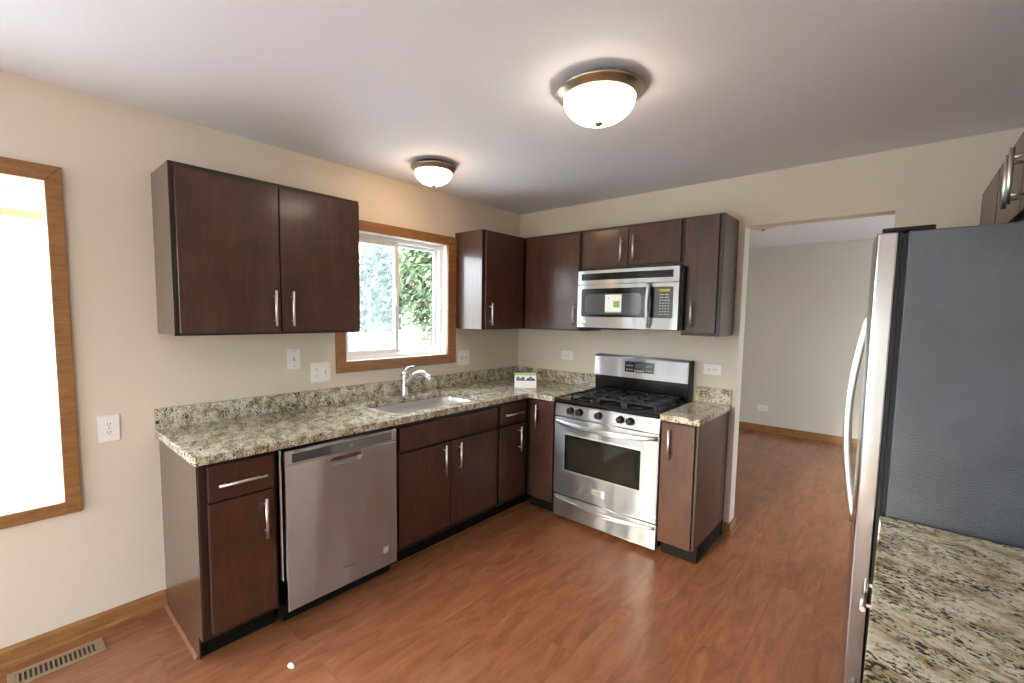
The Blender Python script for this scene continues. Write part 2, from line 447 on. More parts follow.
sl = ring(B(), -.088, -.060, ya, -1.315, 1.208, 2.014, .034).build('sliding_sash', 'vinyl', w1)
B().box(-.076, -.072, ya+.03, -1.345, 1.245, 1.978).build('pane', 'glass', sl)
B().box(-.0602, -.050, -1.342, -1.328, 1.55, 1.68, .003).build('latch', 'white_plastic', sl)
fx = ring(B(), -.112, -.0885, -1.335, yb, 1.208, 2.014, .022).build('fixed_sash', 'vinyl', w1)
B().box(-.102, -.098, -1.315, yb-.018, 1.226, 1.996).build('pane', 'glass', fx)
B().box(-.131, -.1285, ya, -1.32, 1.22, 2.0).build('insect_screen', 'screen', w1)

# ------------------------------------------------------------------ bay window
w2 = struct('window_2')
casing(w2, BW[0]+.002, -3.127, .652, 2.032, BW[0]-.055, -3.073, .595, 2.098)
bx = -.42
BE = -2.93
b = B(); b.prism([(bx, BW[0]), (bx, BE), (-.1405, BE), (-.1405, BW[1]-.0005), (-.0005, BW[1]-.0005), (-.0005, BW[0]+.0005)], 'z', .6105, .650); b.build('seat_ledge', 'white_board', w2)
b = B(); b.box(bx, -.1405, BW[0], BE, 2.034, 2.07); b.build('head_board', 'white_board', w2)
b = B(); b.box(bx, -.1405, BE, BE+.03, .615, 2.07); b.box(bx, -.14, BW[0]-.03, BW[0], .615, 2.07); b.build('side_board', 'white_board', w2)
ring(B(), bx, bx+.06, BW[0], BE-.001, .651, 2.034, .05, .004).build('frame', 'white_board', w2)
b = B(); b.box(bx+.06, bx+.085, BW[0], BE-.001, 1.915, 1.955, .003); b.box(bx+.06, bx+.085, BW[0], BE-.001, .700, .722, .003); b.build('rail', 'pale_pine', w2)
b = B(); b.box(bx+.005, bx+.055, -4.39, -4.34, .70, 1.985, .003); b.build('mullion', 'white_board', w2)
B().box(bx+.03, bx+.034, BW[0]+.04, BE-.04, .69, 1.995).build('pane', 'glass', w2)

# ------------------------------------------------------------------ patio doors behind the camera and in the dining room, side one added for light
def patio(name, axis, at, u0, u1, z1):
    d = struct(name)
    def bb(b, u0, u1, z0, z1, t=.04):
        return b.box(u0, u1, at-t, at+t, z0, z1, .003) if axis == 'y' else b.box(at-t, at+t, u0, u1, z0, z1, .003)
    b = B(); bb(b, u0, u0+.07, .0, z1); bb(b, u1-.07, u1, 0, z1); bb(b, u0+.07, u1-.07, z1-.08, z1); bb(b, u0+.07, u1-.07, 0, .09)
    c = (u0+u1)/2; bb(b, c-.04, c+.04, .09, z1-.08); b.build('frame', 'vinyl', d)
    b = B(); bb(b, u0+.07, u1-.07, .09, z1-.08, .003); b.build('pane', 'glass', d)
patio('door_1', 'y', YR-.06, PD[0], PD[1], PD[3])
patio('added_light_door', 'x', XR+.06, SD[0], SD[1], SD[3])  # unseen opening added to brighten the ceiling and left-hand cabinets
patio('door_2', 'x', XF+.06, FD[0], FD[1], FD[3])
B().box(XF+.2, XF+2.6, -1.2, 4.6, 2.35, 2.45).build('added_sky_blocker', 'white_board', kind='structure')  # unseen slab added to cut high sky light on the upper far wall

# ------------------------------------------------------------------ cabinets (local frame: x along the wall, front at -y, back at 0)
def handle(parent, orient, cx, cz, ln, yf, name='handle'):
    so = .032; b = B(); r = .0065
    if orient == 'v':
        b.tube([(cx, yf-so, cz-ln/2), (cx, yf-so, cz+ln/2)], r, 12)
        for k in (-1, 1): b.tube([(cx, yf-.0005, cz+k*ln*.34), (cx, yf-so, cz+k*ln*.34)], .0045, 10)
    else:
        b.tube([(cx-ln/2, yf-so, cz), (cx+ln/2, yf-so, cz)], r, 12)
        for k in (-1, 1): b.tube([(cx+k*ln*.34, yf-.0005, cz), (cx+k*ln*.34, yf-so, cz)], .0045, 10)
    return b.build(name, 'nickel', parent)
def cabinet(name, label, loc, rotz, W_, D, z0, z1, fronts, kick=False, group=None, x_start=0, open_end=None, side='cabinet_side'):
    t = thing(name, label, 'cabinet', loc, rotz, group)
    zc = .105 if kick else z0
    b = B(); b.box(x_start, W_, -D, -.001, zc, z1, .0015, 1); b.build('carcass', side, t)
    # face frame round the doors, its wood darkened to carry the gap shadow
    b = B(); b.box(x_start, W_, -D-.003, -D, zc, z1, .0008, 1); b.build('face_frame', 'frame_wood_gap_shade', t)
    if open_end == 'full':
        b = B(); b.prism([(-D-.002, .104), (-D-.002, z1), (-.002, z1), (-.002, 0), (-D+.050, 0), (-D+.050, .104)], 'x', -.006, -.0003); b.build('end_panel', 'cabinet_side', t)
    if kick:
        b = B(); b.box(x_start+.001, W_-.001, -D+.062, -.002, 0.0, zc); b.build('toe_kick', 'toe_kick', t)
    for f in fronts:
        kind, x0, x1, a, c = f[:5]
        b = B(); b.box(x0, x1, -D-.024, -D-.0035, a, c, .0025, 2)
        d = b.build(kind, 'cabinet_wood', t)
        if len(f) > 5 and f[5]: handle(d, *f[5], -D-.024)
    return t
R90 = PI/2
Y0 = -2.776
def wy(y, s): return y-s
s = Y0
cabinet('base_cabinet', 'dark brown base cabinet at the open counter end before the dishwasher, drawer over door', (0, s, 0), R90, .305, .606, 0, .876, [
    ('drawer', .030, .287, .705, .856, ('h', .155, .776, .19)), ('door', .028, .288, .128, .697, ('v', .243, .578, .18))], True, open_end='full')
s = -1.828
sbc = cabinet('sink_base_cabinet', 'dark brown sink base cabinet with blank top panel and two doors under the sink', (0, s, 0), R90, .874, .606, 0, .876, [
    ('false_drawer_front', .024, .848, .706, .846, None), ('door', .020, .412, .140, .692, ('v', .351, .587, .195)), ('door', .418, .856, .140, .692, ('v', .478, .580, .195))], True)
for ch in sbc.children:
    if ch.name.startswith('carcass'): cut(ch, B().box(.026, .820, -.582, -.126, .66, 1.0))
s = -.952
cabinet('corner_drawer_cabinet', 'narrow dark base cabinet with drawer over door, between sink cabinet and inside corner', (0, s, 0), R90, .95, .606, 0, .876, [
    ('drawer', .014, .304, .704, .856, ('h', .140, .781, .20)), ('door', .010, .306, .130, .690, ('v', .214, .578, .185))], True)
cabinet('corner_base_cabinet', 'dark base cabinet with one tall door in the shadowed corner beside the stove', (.612, 0, 0), 0, .266, .606, 0, .876, [
    ('door', .045, .256, .112, .864, ('v', .118, .740, .19))], True)
cabinet('base_cabinet', 'narrow dark base cabinet between the stove and the open doorway', (1.672, 0, 0), 0, .222, .606, 0, .876, [
    ('door', .006, .206, .108, .862, ('v', .062, .735, .185))], True, side='cabinet_wood')
UT, UB = 2.150, 1.386
s = -2.767
cabinet('wall_cabinet', 'large dark brown two-door wall cabinet left of the sink window', (0, s, 0), R90, .911, .305, UB, UT, [
    ('door', .018, .450, UB+.012, UT-.022, ('v', .417, 1.518, .18)), ('door', .456, .902, UB+.012, UT-.022, ('v', .503, 1.518, .18))])
s = -.818
cabinet('wall_cabinet', 'dark wall cabinet beside the sink window, its side reflecting daylight, door facing the room', (0, s, 0), R90, .816, .305, UB, UT, [
    ('door', .024, .478, UB+.008, UT-.016, ('v', .066, 1.507, .17))])
cabinet('wall_cabinet', 'dark single-door wall cabinet between the inside corner and the microwave', (.309, 0, 0), 0, .580, .305, UB, UT, [
    ('door', .034, .556, UB+.012, UT-.016, ('v', .529, 1.515, .17))])
cabinet('wall_cabinet', 'short dark two-door wall cabinet directly above the microwave', (.890, 0, 0), 0, .760, .305, 1.848, UT, [
    ('door', .010, .372, 1.866, UT-.020, ('v', .330, 1.978, .17)), ('door', .378, .745, 1.866, UT-.020, ('v', .424, 1.982, .17))])
cabinet('wall_cabinet', 'narrow dark wall cabinet at the end of the row beside the doorway', (1.651, 0, 0), 0, .241, .305, UB, UT, [
    ('door', .012, .217, UB+.018, UT-.012, ('v', .075, 1.527, .17))], side='cabinet_wood')
# the right-hand run over and beside the fridge
cabinet('wall_cabinet', 'short two-door wall cabinet above the fridge with two long bar handles', (XR, -.640, 0), -R90, 1.03, .325, 1.842, 2.125, [
    ('door', .012, .510, 1.850, 2.118, ('v', .473, 1.957, .17)), ('door', .516, 1.018, 1.850, 2.118, ('v', .553, 1.957, .17))])
cabinet('wall_cabinet', 'wall cabinet behind the fridge against the back wall, only its upper edge showing', (XR, -.118, 0), -R90, .520, .325, 1.386, 2.125, [
    ('door', .010, .510, 1.396, 2.118, ('v', .06, 1.5, .17))])
cabinet('base_cabinet', 'base cabinet with a bar-handled drawer under the granite counter next to the fridge', (XR, -1.60, 0), -R90, .44, .580, 0, .876, [
    ('drawer', .012, .428, .705, .856, ('h', .240, .792, .165)), ('door', .012, .428, .125, .695, ('v', .385, .38, .18))], True)
cabinet('base_cabinet', 'second base cabinet from the fridge under the wide granite, its drawer handle just showing', (XR, -2.04, 0), -R90, .92, .580, 0, .876, [
    ('drawer', .012, .538, .705, .856, ('h', .255, .792, .165)), ('drawer', .544, .908, .705, .856, ('h', .726, .792, .165)),
    ('door', .012, .538, .125, .695, ('v', .478, .58, .18)), ('door', .544, .908, .125, .695, ('v', .604, .58, .18))], True)

# ------------------------------------------------------------------ granite
def slab(name, label, cat, poly, hole=None):
    b = B(); b.prism(poly, 'z', .8762, .914, 0 if hole else .004, 2)
    o = b.build(name, 'granite')
    if hole: cut(o, hole, .004)
    return tag(o, label, cat)
hole = B(); hole.rrect('z', .80, 1.0, .152, .556, -1.775, -1.035, .08, 8)
ct = slab('countertop', 'speckled olive and cream granite countertop around the sink and corner', 'countertop',
    [(.0015, -2.797), (.640, -2.797), (.648, -2.789), (.648, -.662), (.655, -.650), (.664, -.646), (.880, -.646), (.880, -.0015), (.0015, -.0015)], hole)
b = B(); b.prism([(.0015, -2.797), (.022, -2.797), (.022, -.022), (.879, -.022), (.879, -.0015), (.0015, -.0015)], 'z', .9142, 1.016, .002, 2); b.build('backsplash', 'granite', ct)
cs = slab('countertop', 'small granite countertop on the narrow cabinet beside the stove and doorway', 'countertop', [(1.671, -.0015), (1.671, -.648), (1.908, -.648), (1.908, -.0015)])
b = B(); b.box(1.672, 1.906, -.022, -.0015, .9142, 1.016, .002); b.build('backsplash', 'granite', cs)
slab('countertop', 'wide speckled granite countertop next to the fridge, nearest the camera', 'countertop', [(XR-.0015, -1.556), (2.730, -1.556), (2.730, -2.98), (XR-.0015, -2.98)])

# ------------------------------------------------------------------ sink and faucet
sk = thing('kitchen_sink', 'stainless steel undermount sink bowl set in the granite below the window', 'sink', (.354, -1.405, .70))
def rr(u0, u1, v0, v1, r, n=8):
    P = []
    for cx, cy, st in ((u1-r, v1-r, 0), (u0+r, v1-r, 90), (u0+r, v0+r, 180), (u1-r, v0+r, 270)):
        for i in range(n+1):
            t = math.radians(st+90*i/n); P.append((cx+r*math.cos(t), cy+r*math.sin(t)))
    return P
t = bmesh.new(); prev = None
for (e_, z, r) in ((.022, .1755, .08), (-.004, .1755, .07), (-.008, .10, .07), (-.014, .03, .07), (-.035, .004, .06), (-.12, 0.0, .05)):
    ringv = [t.verts.new((x, y, z)) for x, y in rr(-.202-e_, .202+e_, -.370-e_, .370+e_, r)]
    if prev:
        for k in range(len(ringv)):
            f = t.faces.new((prev[k], prev[(k+1) % len(prev)], ringv[(k+1) % len(prev)], ringv[k])); f.smooth = True
    prev = ringv
t.faces.new(prev); bmesh.ops.recalc_face_normals(t, faces=t.faces[:])
o = B(); o.bm.free(); o.bm = t; o.build('basin', 'bowl_steel', sk)
b = B(); b.lathe([(0, .004), (.03, .004), (.042, .006), (.042, .001)], seg=28); b.build('drain', 'chrome', sk)

fc = thing('faucet', 'brushed chrome single-lever kitchen faucet behind the sink', 'faucet', (.105, -1.385, .9145))
b = B(); b.lathe([(0, 0), (.032, 0), (.032, .004), (.028, .012), (.0265, .02), (.0265, .11), (.028, .13), (.028, .155), (.022, .170), (0, .174)], seg=32); b.build('body', 'faucet_steel', fc)
b = B(); P = []
for i in range(15):
    u = i/14; P.append((.01+.185*u, .003+.058*u, .080+.092*math.sin(u*PI*.78)**.9*(1-.04*u)+.004*u))
b.tube(P, [.0225-.003*math.sin(i/14*PI) for i in range(15)], 16); b.build('spout', 'faucet_steel', fc)
e1 = Vector(P[-1]); b = B(); b.tube([e1+Vector((-.012, -.004, .012)), e1+Vector((.006, .002, -.004)), e1+Vector((.016, .005, -.030))], [.021, .022, .018], 16); b.build('spray_head', 'faucet_steel', fc)
b = B(); b.tube([(0, 0, .160), (.004, .002, .186), (.022, .012, .203), (.058, .030, .212), (.078, .038, .213)], [.013, .011, (.011, .006), (.011, .0045), (.008, .004)], 14); b.build('lever', 'faucet_steel', fc)

# ------------------------------------------------------------------ dishwasher (local x along +y world)
s = -2.4465
dw = thing('dishwasher', 'stainless steel dishwasher with pocket handle between the end cabinet and sink cabinet', 'dishwasher', (0, s, 0), R90)
DWW = .612
b = B(); b.box(.004, DWW-.004, -.600, -.02, .09, .862); b.build('tub', 'black_plastic', dw)
b = B(); b.box(.004, DWW-.004, -.575, -.03, 0.002, .088); b.build('kick_plate', 'toe_kick', dw)
d = B().box(.003, DWW-.001, -.645, -.602, .082, .7885, .004).build('door', 'steel', dw)
c = B(); c.rrect('y', -.70, -.618, .222, .398, .738, .778, .0195, 8); cut(d, c, .002)
b = B(); b.prism([(x, z) for x, z in [(.224, .776), (.396, .776), (.396, .757), (.224, .757)]], 'y', -.640, -.622, .002); b.build('pocket_handle', 'chrome', d)
cp = B().box(.003, DWW-.001, -.645, -.602, .7905, .856, .004).build('control_console', 'steel', dw)
B().box(.034, .578, -.6462, -.6448, .799, .842, .0004).build('button_strip', 'console_dark', cp)
B().box(.225, .578, -.6466, -.6461, .8005, .8405).build('lighter_strip', 'console_grey', cp)
for i, x in enumerate((.336, .43, .46, .49, .52)):
    b = B(); b.lathe([(0, -.0009), (.0065 if i == 0 else .0045, -.0009), (.0065 if i == 0 else .0045, 0)], (x, -.6466, .821), 14, 'y'); b.build('button', 'print_white' if i == 0 else 'badge_grey', cp)
text('lettering', 'Whirlpool', .017, 'badge_grey', cp, (.040, -.6455, .8485), align='LEFT', font_scale_x=.9)
text('badge', 'Whirlpool', .018, 'badge_grey', d, (.313, -.6455, .182), font_scale_x=.9)
b = B(); b.lathe([(0, -.0006), (.024, -.0006), (.024, 0)], (.543, -.645, .176), 32, 'y'); st = b.build('round_sticker', 'sticker_grey', d)
for k in range(5): B().box(.530, .556, -.6458, -.6454, .164+k*.006, .1665+k*.006).build('print_line', 'print_white', st)
B().box(-.014, -.006, -.622, -.606, .235, .86, .001).build('side_trim', 'nickel', dw)

# ------------------------------------------------------------------ gas range
RX0, RX1 = .8835, 1.6685; RW = RX1-RX0
rg = thing('gas_range', 'freestanding stainless steel gas stove with black grates between the granite counters', 'stove', (RX0, 0, 0))
B().box(.004, RW-.004, -.585, -.03, .035, .895).build('body', 'black_plastic', rg)
for x in (.05, RW-.05):
    for y in (-.55, -.08):
        b = B(); b.lathe([(0, 0), (.018, 0), (.018, .006), (.01, .01), (.01, .036), (0, .036)], (x, y, 0), 16); b.build('foot', 'black_plastic', rg)
dr = B().box(.001, RW-.001, -.628, -.586, .036, .196, .004).build('drawer', 'steel', rg)
P = [(.012+(RW-.024)*i/24, -.630-.022*math.sin(PI*i/24), .176-.022*math.sin(PI*i/24)) for i in range(25)]
B().tube(P, [(.010, .012)]*25, 12).build('handle', 'steel', dr)
od = B().box(.001, RW-.001, -.632, -.586, .206, .775, .004).build('oven_door', 'steel', rg)
b = B(); X0, X1, Z0, Z1 = .086, .677, .388, .662
b.rrect('y', -.6345, -.631, X0, X1, Z0, Z1, .012, 5); b.build('window_bezel', 'nickel', od)
b = B(); b.rrect('y', -.637, -.634, X0+.008, X1-.008, Z0+.008, Z1-.008, .008, 5); b.build('window_surround', 'black_enamel', od)
b = B(); b.rrect('y', -.6385, -.6365, X0+.040, X1-.046, Z0+.022, Z1-.026, .006, 5); b.build('window_glass', 'oven_glass', od)
P = [(.018+(RW-.036)*i/28, -.640-.040*math.sin(PI*min(1, max(0, i/28)))**.45, .742-.020*math.sin(PI*i/28)+.010) for i in range(29)]
B().tube(P, [(.0135, .016)]*29, 16).build('handle', 'steel', od)
bd = B().box(.322, .424, -.6335, -.6318, .272, .312, .0006).build('badge', 'nickel', od)
text('lettering', 'FRIGIDAIRE', .0145, 'badge_grey', bd, (.362, -.6336, .294), font_scale_x=.8)
B().box(.400, .423, -.6350, -.6334, .270, .314, .0005).build('emblem', 'print_white', bd)
cpn = B().prism([(-.586, .780), (-.632, .782), (-.622, .872), (-.586, .886)], 'x', .001, RW-.001, .003).build('control_panel', 'steel', rg)
for x in (.136, .209, .360, .520, .590):
    kb = B().lathe([(0, -.036), (.017, -.036), (.021, -.032), (.023, -.010), (.0265, -.004), (.0265, 0)], (0, 0, 0), 28, 'y').build('knob', 'black_plastic', rg, (x, -.6280, .830), rot=(math.radians(-6), 0, 0))
    B().box(-.005, .005, -.046, -.034, -.020, .020, .001).build('grip', 'cast_iron', kb)
B().box(.556, .560, -.6285, -.6265, .826, .842).build('ignition_mark', 'black_plastic', cpn)
ck = B().prism([(-.634, .876), (-.636, .892), (-.625, .904), (-.11, .904), (-.05, .904), (-.05, .876)], 'x', -.003, RW+.003, .002).build('cooktop', 'black_enamel', rg)
B().box(.035, RW-.035, -.575, -.130, .904, .906, .0008).build('spill_tray', 'black_enamel', ck)
for (x, y, r) in ((.179, -.425, .044), (.179, -.225, .036), (RW/2, -.322, .046), (RW-.179, -.425, .042), (RW-.179, -.225, .038)):
    bn = B().lathe([(0, 0), (r, 0), (r, .012), (r*.8, .014), (0, .014)], (x, y, .905), 28).build('burner', 'cast_iron', rg)
    B().lathe([(0, 0), (r*.72, 0), (r*.78, .004), (r*.7, .009), (0, .010)], (x, y, .919), 28).build('burner_cap', 'cast_iron', bn)
def grate(x0, x1, cxs):
    b = B(); z = .938; h = .0075; y0, y1 = -.520, -.125
    bar = lambda p, q: b.box(min(p[0], q[0])-h, max(p[0], q[0])+h, min(p[1], q[1])-h, max(p[1], q[1])+h, z-.015, z, .002, 1)
    bar((x0, y0), (x0, y1)); bar((x1, y0), (x1, y1)); bar((x0, y0), (x1, y0)); bar((x0, y1), (x1, y1)); bar((x0, (y0+y1)/2), (x1, (y0+y1)/2))
    xm = (x0+x1)/2
    for cy in cxs:
        bar((x0, cy), (xm-.03, cy)); bar((xm+.03, cy), (x1, cy))
        bar((xm, cy+.03), (xm, cy+.105)); bar((xm, cy-.105), (xm, cy-.03))
    for x in (x0, x1):
        for y in (y0, (y0+y1)/2, y1): b.box(x-.008, x+.008, y-.008, y+.008, .905, z-.01, .001, 1)
    return b.build('grate', 'cast_iron', rg)
grate(.075, .283, (-.425, -.225)); grate(.300, RW-.300, (-.40, -.25)); grate(RW-.283, RW-.075, (-.425, -.225))
bgd = B().box(.004, RW-.022, -.072, -.004, .895, 1.185, .003).build('backguard', 'black_enamel', rg)
pn = B().prism([(-.010, 1.030), (-.098, 1.034), (-.086, 1.182), (-.070, 1.198), (-.010, 1.198)], 'x', .001, RW-.027, .004).build('backguard_panel', 'steel', rg)
B().box(RW-.0265, RW-.0205, -.090, -.008, .906, 1.196, .002).build('side_cap', 'black_plastic', rg)
tl = math.atan2(.012, .148)
dp = B().rrect('y', -.002, .002, -.115, .115, -.041, .041, .008, 5).build('display', 'black_enamel', pn, (.389, -.0955, 1.121), rot=(-tl, 0, 0))
for r_ in range(2):
    for x in (-.095, -.075, -.055, .062, .080, .098): B().box(x-.005, x+.005, -.0026, -.0018, .008-.03*r_-.003, .008-.03*r_+.003).build('button', 'print_white', dp)
B().box(-.03, .035, -.0026, -.0018, -.004, .024).build('clock', 'console_dark', dp)
for x in (-.028, -.008, .012, .032): B().box(x-.006, x+.006, -.0026, -.0018, -.032, -.024).build('key', 'print_white', dp)

# ------------------------------------------------------------------ microwave
MX0, MX1, MF = .906, 1.664, -.405
mw = thing('microwave', 'stainless steel over-the-range microwave with a green and white label on its door', 'microwave', (MX0, 0, 1.418))
MWW = MX1-MX0; MH = .416
B().box(.002, MWW+.018, MF+.028, -.004, 0, MH, .003).build('body', 'black_plastic', mw)
# bowed front in steel
def bow(x, a=.012): return MF-a*math.sin(PI*x/MWW)
def bowed(b, x0, x1, z0, z1, t, off, n=14, bev=.0015):
    P = [(x0+(x1-x0)*i/n, bow(x0+(x1-x0)*i/n)-off) for i in range(n+1)]
    Q = [(x, y+t) for x, y in P][::-1]
    return b.prism(P+Q, 'z', z0, z1, bev, 1)
def bowed_rr(b, x0, x1, z0, z1, t, off, r):
    P = rr(x0, x1, z0, z1, r, 6); tt = bmesh.new()
    # grid fill: strips between matching top and bottom edges
    n = 24; xs = [x0+(x1-x0)*i/n for i in range(n+1)]
    def zlim(x):
        d = min(x-x0, x1-x)
        return r-math.sqrt(max(0, r*r-(r-d)**2)) if d < r else 0
    xs = sorted(set(xs+[x0+r*(1-math.cos(a)) for a in (.3, .6, .9, 1.2)]+[x1-r*(1-math.cos(a)) for a in (.3, .6, .9, 1.2)]))
    rows = []
    for x in xs:
        k = zlim(x); yy = bow(x)-off
        rows.append([tt.verts.new((x, yy, z0+k)), tt.verts.new((x, yy, z1-k)), tt.verts.new((x, yy+t, z1-k)), tt.verts.new((x, yy+t, z0+k))])
    for p, q in zip(rows, rows[1:]):
        for i in range(4): tt.faces.new((p[i], p[(i+1) % 4], q[(i+1) % 4], q[i]))
    tt.faces.new(rows[0]); tt.faces.new(rows[-1][::-1])
    bmesh.ops.recalc_face_normals(tt, faces=tt.faces[:])
    return b._join(tt)
bowed(B(), .001, MWW-.001, 0.002, .312, .04, 0).build('front_panel', 'steel', mw)
vt = bowed(B(), .001, MWW-.001, .315, MH-.001, .04, 0).build('vent_panel', 'steel', mw)
gr = bowed(B(), .034, MWW-.040, .345, .392, .004, .0015, bev=0).build('vent_grille', 'black_enamel', vt)
b = B()
for k in range(3): bowed(b, .036, MWW-.042, .352+k*.013, .357+k*.013, .004, .005, bev=0)
b.build('slat', 'black_plastic', gr)
dg_ = bowed_rr(B(), .036, .612, .080, .284, .004, .002, .014).build('door_window', 'black_enamel', mw)
bowed_rr(B(), .072, .512, .100, .246, .004, .0032, .03).build('glass', 'microwave_glass', dg_)
lb = bowed(B(), .240, .368, .110, .238, .003, .0045, 4, 0).build('energy_label', 'white_paper', dg_)
bowed(B(), .306, .354, .148, .192, .003, .0052, 4, 0).build('green_square', 'green_print', lb)
bowed(B(), .240, .368, .110, .118, .003, .0052, 4, 0).build('green_band', 'green_print', lb)
bowed(B(), .262, .272, .208, .216, .003, .0052, 2, 0).build('green_mark', 'green_print', lb)
kp = bowed_rr(B(), .600, .722, .078, .284, .004, .003, .010).build('control_panel', 'keypad', mw)
bowed(B(), .634, .702, .252, .268, .003, .005, 3, 0).build('display', 'display_yellow', kp)
rnd = random.Random(3)
for r_ in range(8):
    n_ = 2 if r_ < 2 else (5 if r_ == 2 else 4)
    for k in range(n_):
        x = .632+(.068 if n_ == 2 else .072)*((k+.5)/n_); hw = .012 if n_ == 2 else .005
        z = .232-r_*.0185
        bowed(B(), x-hw, x+hw, z-.0026, z+.0026, .003, .0046, 1, 0).build('key', 'print_white', kp)
P = [(.566+.006*math.sin(PI*i/20), bow(.57)-.006-.046*math.sin(PI*i/20)**.6, .020+.285*i/20) for i in range(21)]
B().tube(P, [(.0135, .0135)]*21, 14).build('handle', 'steel', mw)
lg = B().lathe([(0, -.0015), (.019, -.0015), (.019, 0)], (.062, bow(.062)-.0002, .040), 32, 'y').build('round_emblem', 'nickel', mw)
B().lathe([(.014, -.0008), (.016, -.0008), (.016, 0), (.014, 0)], (.062, bow(.062)-.0016, .040), 32, 'y').build('emblem_ring', 'print_white', lg)
text('lettering', 'GE', .020, 'print_white', lg, (.062, bow(.062)-.0022, .040))
B().box(.06, .35, -.37, -.08, -.012, .0005, .002).build('grease_filter', 'black_plastic', mw)

# ------------------------------------------------------------------ fridge (local frame facing -x)
FY0, FY1 = -1.538, -.628; FW = FY1-FY0
fr = thing('refrigerator', 'tall side-by-side fridge with stainless doors and textured dark grey side', 'refrigerator', (XR-.004, FY1, 0), -R90)
# local x = FY1 - y ; local y = x - XR
def lx(x): return x-(XR-.004)
B().box(.002, FW, lx(2.743), -.002, .03, 1.764, .004).build('case', 'fridge_side', fr)
B().box(.012, FW-.004, lx(2.7315), lx(2.7425), .05, 1.758).build('door_gasket', 'black_plastic', fr)
B().box(.02, FW-.02, lx(2.70), lx(2.747), .012, .085, .003).build('base_grille', 'black_plastic', fr)
def door_front(u): return 2.673-.026*math.sin(PI*u)**.8
doors = []
for u0, u1 in ((0, .435), (.441, 1)):
    P = []
    n = 16
    for i in range(n+1):
        u = u0+(u1-u0)*i/n; P.append((u*FW, lx(door_front(u))))
    e0 = .010
    poly = P+[(u1*FW, lx(2.7205)), (u0*FW, lx(2.7205))]
    b = B(); b.prism(poly, 'z', .095, 1.764, .005, 2); d = b.build('door', 'fridge_steel', fr); doors.append(d)
    B().box(u0*FW+.001, u1*FW-.001, lx(2.7207), lx(2.7310), .096, 1.763, .001).build('door_liner', 'black_plastic', d)
for d, xl in zip(doors, (.410, .475)):
    xf = door_front(xl/FW)
    P = []
    for i in range(25):
        u = i/24; z = .712+.812*u
        P.append((xl, lx(xf+.003-.043*math.sin(PI*u)), z))
    B().tube(P, [(.012, .0075)]*25, 14).build('handle', 'nickel', d)
for y in (.004, FW-.052):
    B().box(y, y+.05, lx(2.682), lx(2.80), 1.7645, 1.777, .004).build('hinge_cover', 'black_plastic', fr)
for x in (.06, FW-.06):
    B().lathe([(0, 0), (.02, 0), (.02, .012), (.012, .014), (.012, .031), (0, .031)], (x, lx(2.80), 0), 16).build('foot', 'black_plastic', fr)
    B().lathe([(0, 0), (.02, 0), (.02, .012), (.012, .014), (.012, .031), (0, .031)], (x, lx(3.28), 0), 16).build('foot', 'black_plastic', fr)

# ------------------------------------------------------------------ ceiling lights
def ceiling_light(label, x, y, r, bowl_mat, drop):
    t = thing('ceiling_light', label, 'ceiling light', (x, y, H), 0)
    k = r/.176
    B().lathe([(0, -.0005), (r*.66, -.0005), (r*.68, -.012), (r*.95, -.020), (r, -.025), (r, -.029), (r*.985, -.033), (r*.94, -.039), (r*.90, -.046), (r*.86, -.052), (r*.83, -.055), (r*.81, -.052), (r*.81, -.03), (0, -.03)], seg=56).build('rim', 'fixture_metal', t)
    pr = [(r*.82, -.052)]
    for i in range(1, 13):
        a = i/12*PI/2; pr.append((r*.82*math.cos(a)**.95 if i < 12 else 0, -.052-(drop-.052)*math.sin(a)))
    B().lathe(pr, seg=56).build('glass_bowl', bowl_mat, t)
    B().lathe([(.0, -drop+.008), (.018*k, -drop+.003), (.018*k, -drop-.003), (.011*k, -drop-.010), (0, -drop-.013)], seg=24).build('finial', 'fixture_metal', t)
    return t
ceiling_light('large lit flush dome ceiling light with bronze rim, in the middle of the ceiling', 1.756, -1.623, .176, 'lit_bowl_glass', .146)
ceiling_light('smaller lit dome ceiling light above the sink window', .476, -1.434, .140, 'warm_bowl_glass', .132)
ceiling_light('unlit ceiling light in the room beyond the doorway, only its finial showing', 1.742, 1.39, .174, 'unlit_bowl_glass', .124)

# ------------------------------------------------------------------ outlets and switches (local: plate in xz, facing -y)
def plate(t, w, h): return B().box(-w/2, w/2, -.006, -.0005, -h/2, h/2, .0025).build('cover_plate', 'white_plastic', t)
def duplex(t, cx, horizontal=False):
    for k in (-1, 1):
        ox, oz = (cx+k*.02, 0) if horizontal else (cx, k*.02)
        b = B(); b.rrect('y', -.008, -.0055, ox-.0135, ox+.0135, oz-.0145, oz+.0145, .010, 5); sk_ = b.build('socket', 'white_plastic', t)
        b = B()
        for s_ in (-.0055, .0055):
            if horizontal: b.box(ox-.004, ox+.004, -.0084, -.0078, oz+s_-.0013, oz+s_+.0013)
            else: b.box(ox+s_-.0013, ox+s_+.0013, -.0084, -.0078, oz-.002, oz+.006)
        b.box(ox-.002, ox+.002, -.0084, -.0078, oz-.0095, oz-.006); b.build('slot', 'slot_dark', sk_)
def screws(t, pts):
    for x, z in pts: B().lathe([(0, -.0012), (.003, -.0010), (.0032, 0)], (x, -.006, z), 12, 'y').build('screw', 'socket_grey', t)
def toggle(t, cx):
    tg = B().box(cx-.006, cx+.006, -.0068, -.0055, -.012, .012, .0005).build('toggle_slot', 'socket_grey', t)
    B().prism([(-.005, -.003), (-.005, .008), (-.018, .012), (-.018, .006)], 'x', cx-.0035, cx+.0035, .001).build('toggle', 'white_plastic', tg)
t = thing('wall_outlet', 'white upright duplex outlet low on the wall beside the bay window', 'outlet', (0, -2.966, .951), R90); plate(t, .078, .125); duplex(t, 0); screws(t, [(0, 0)])
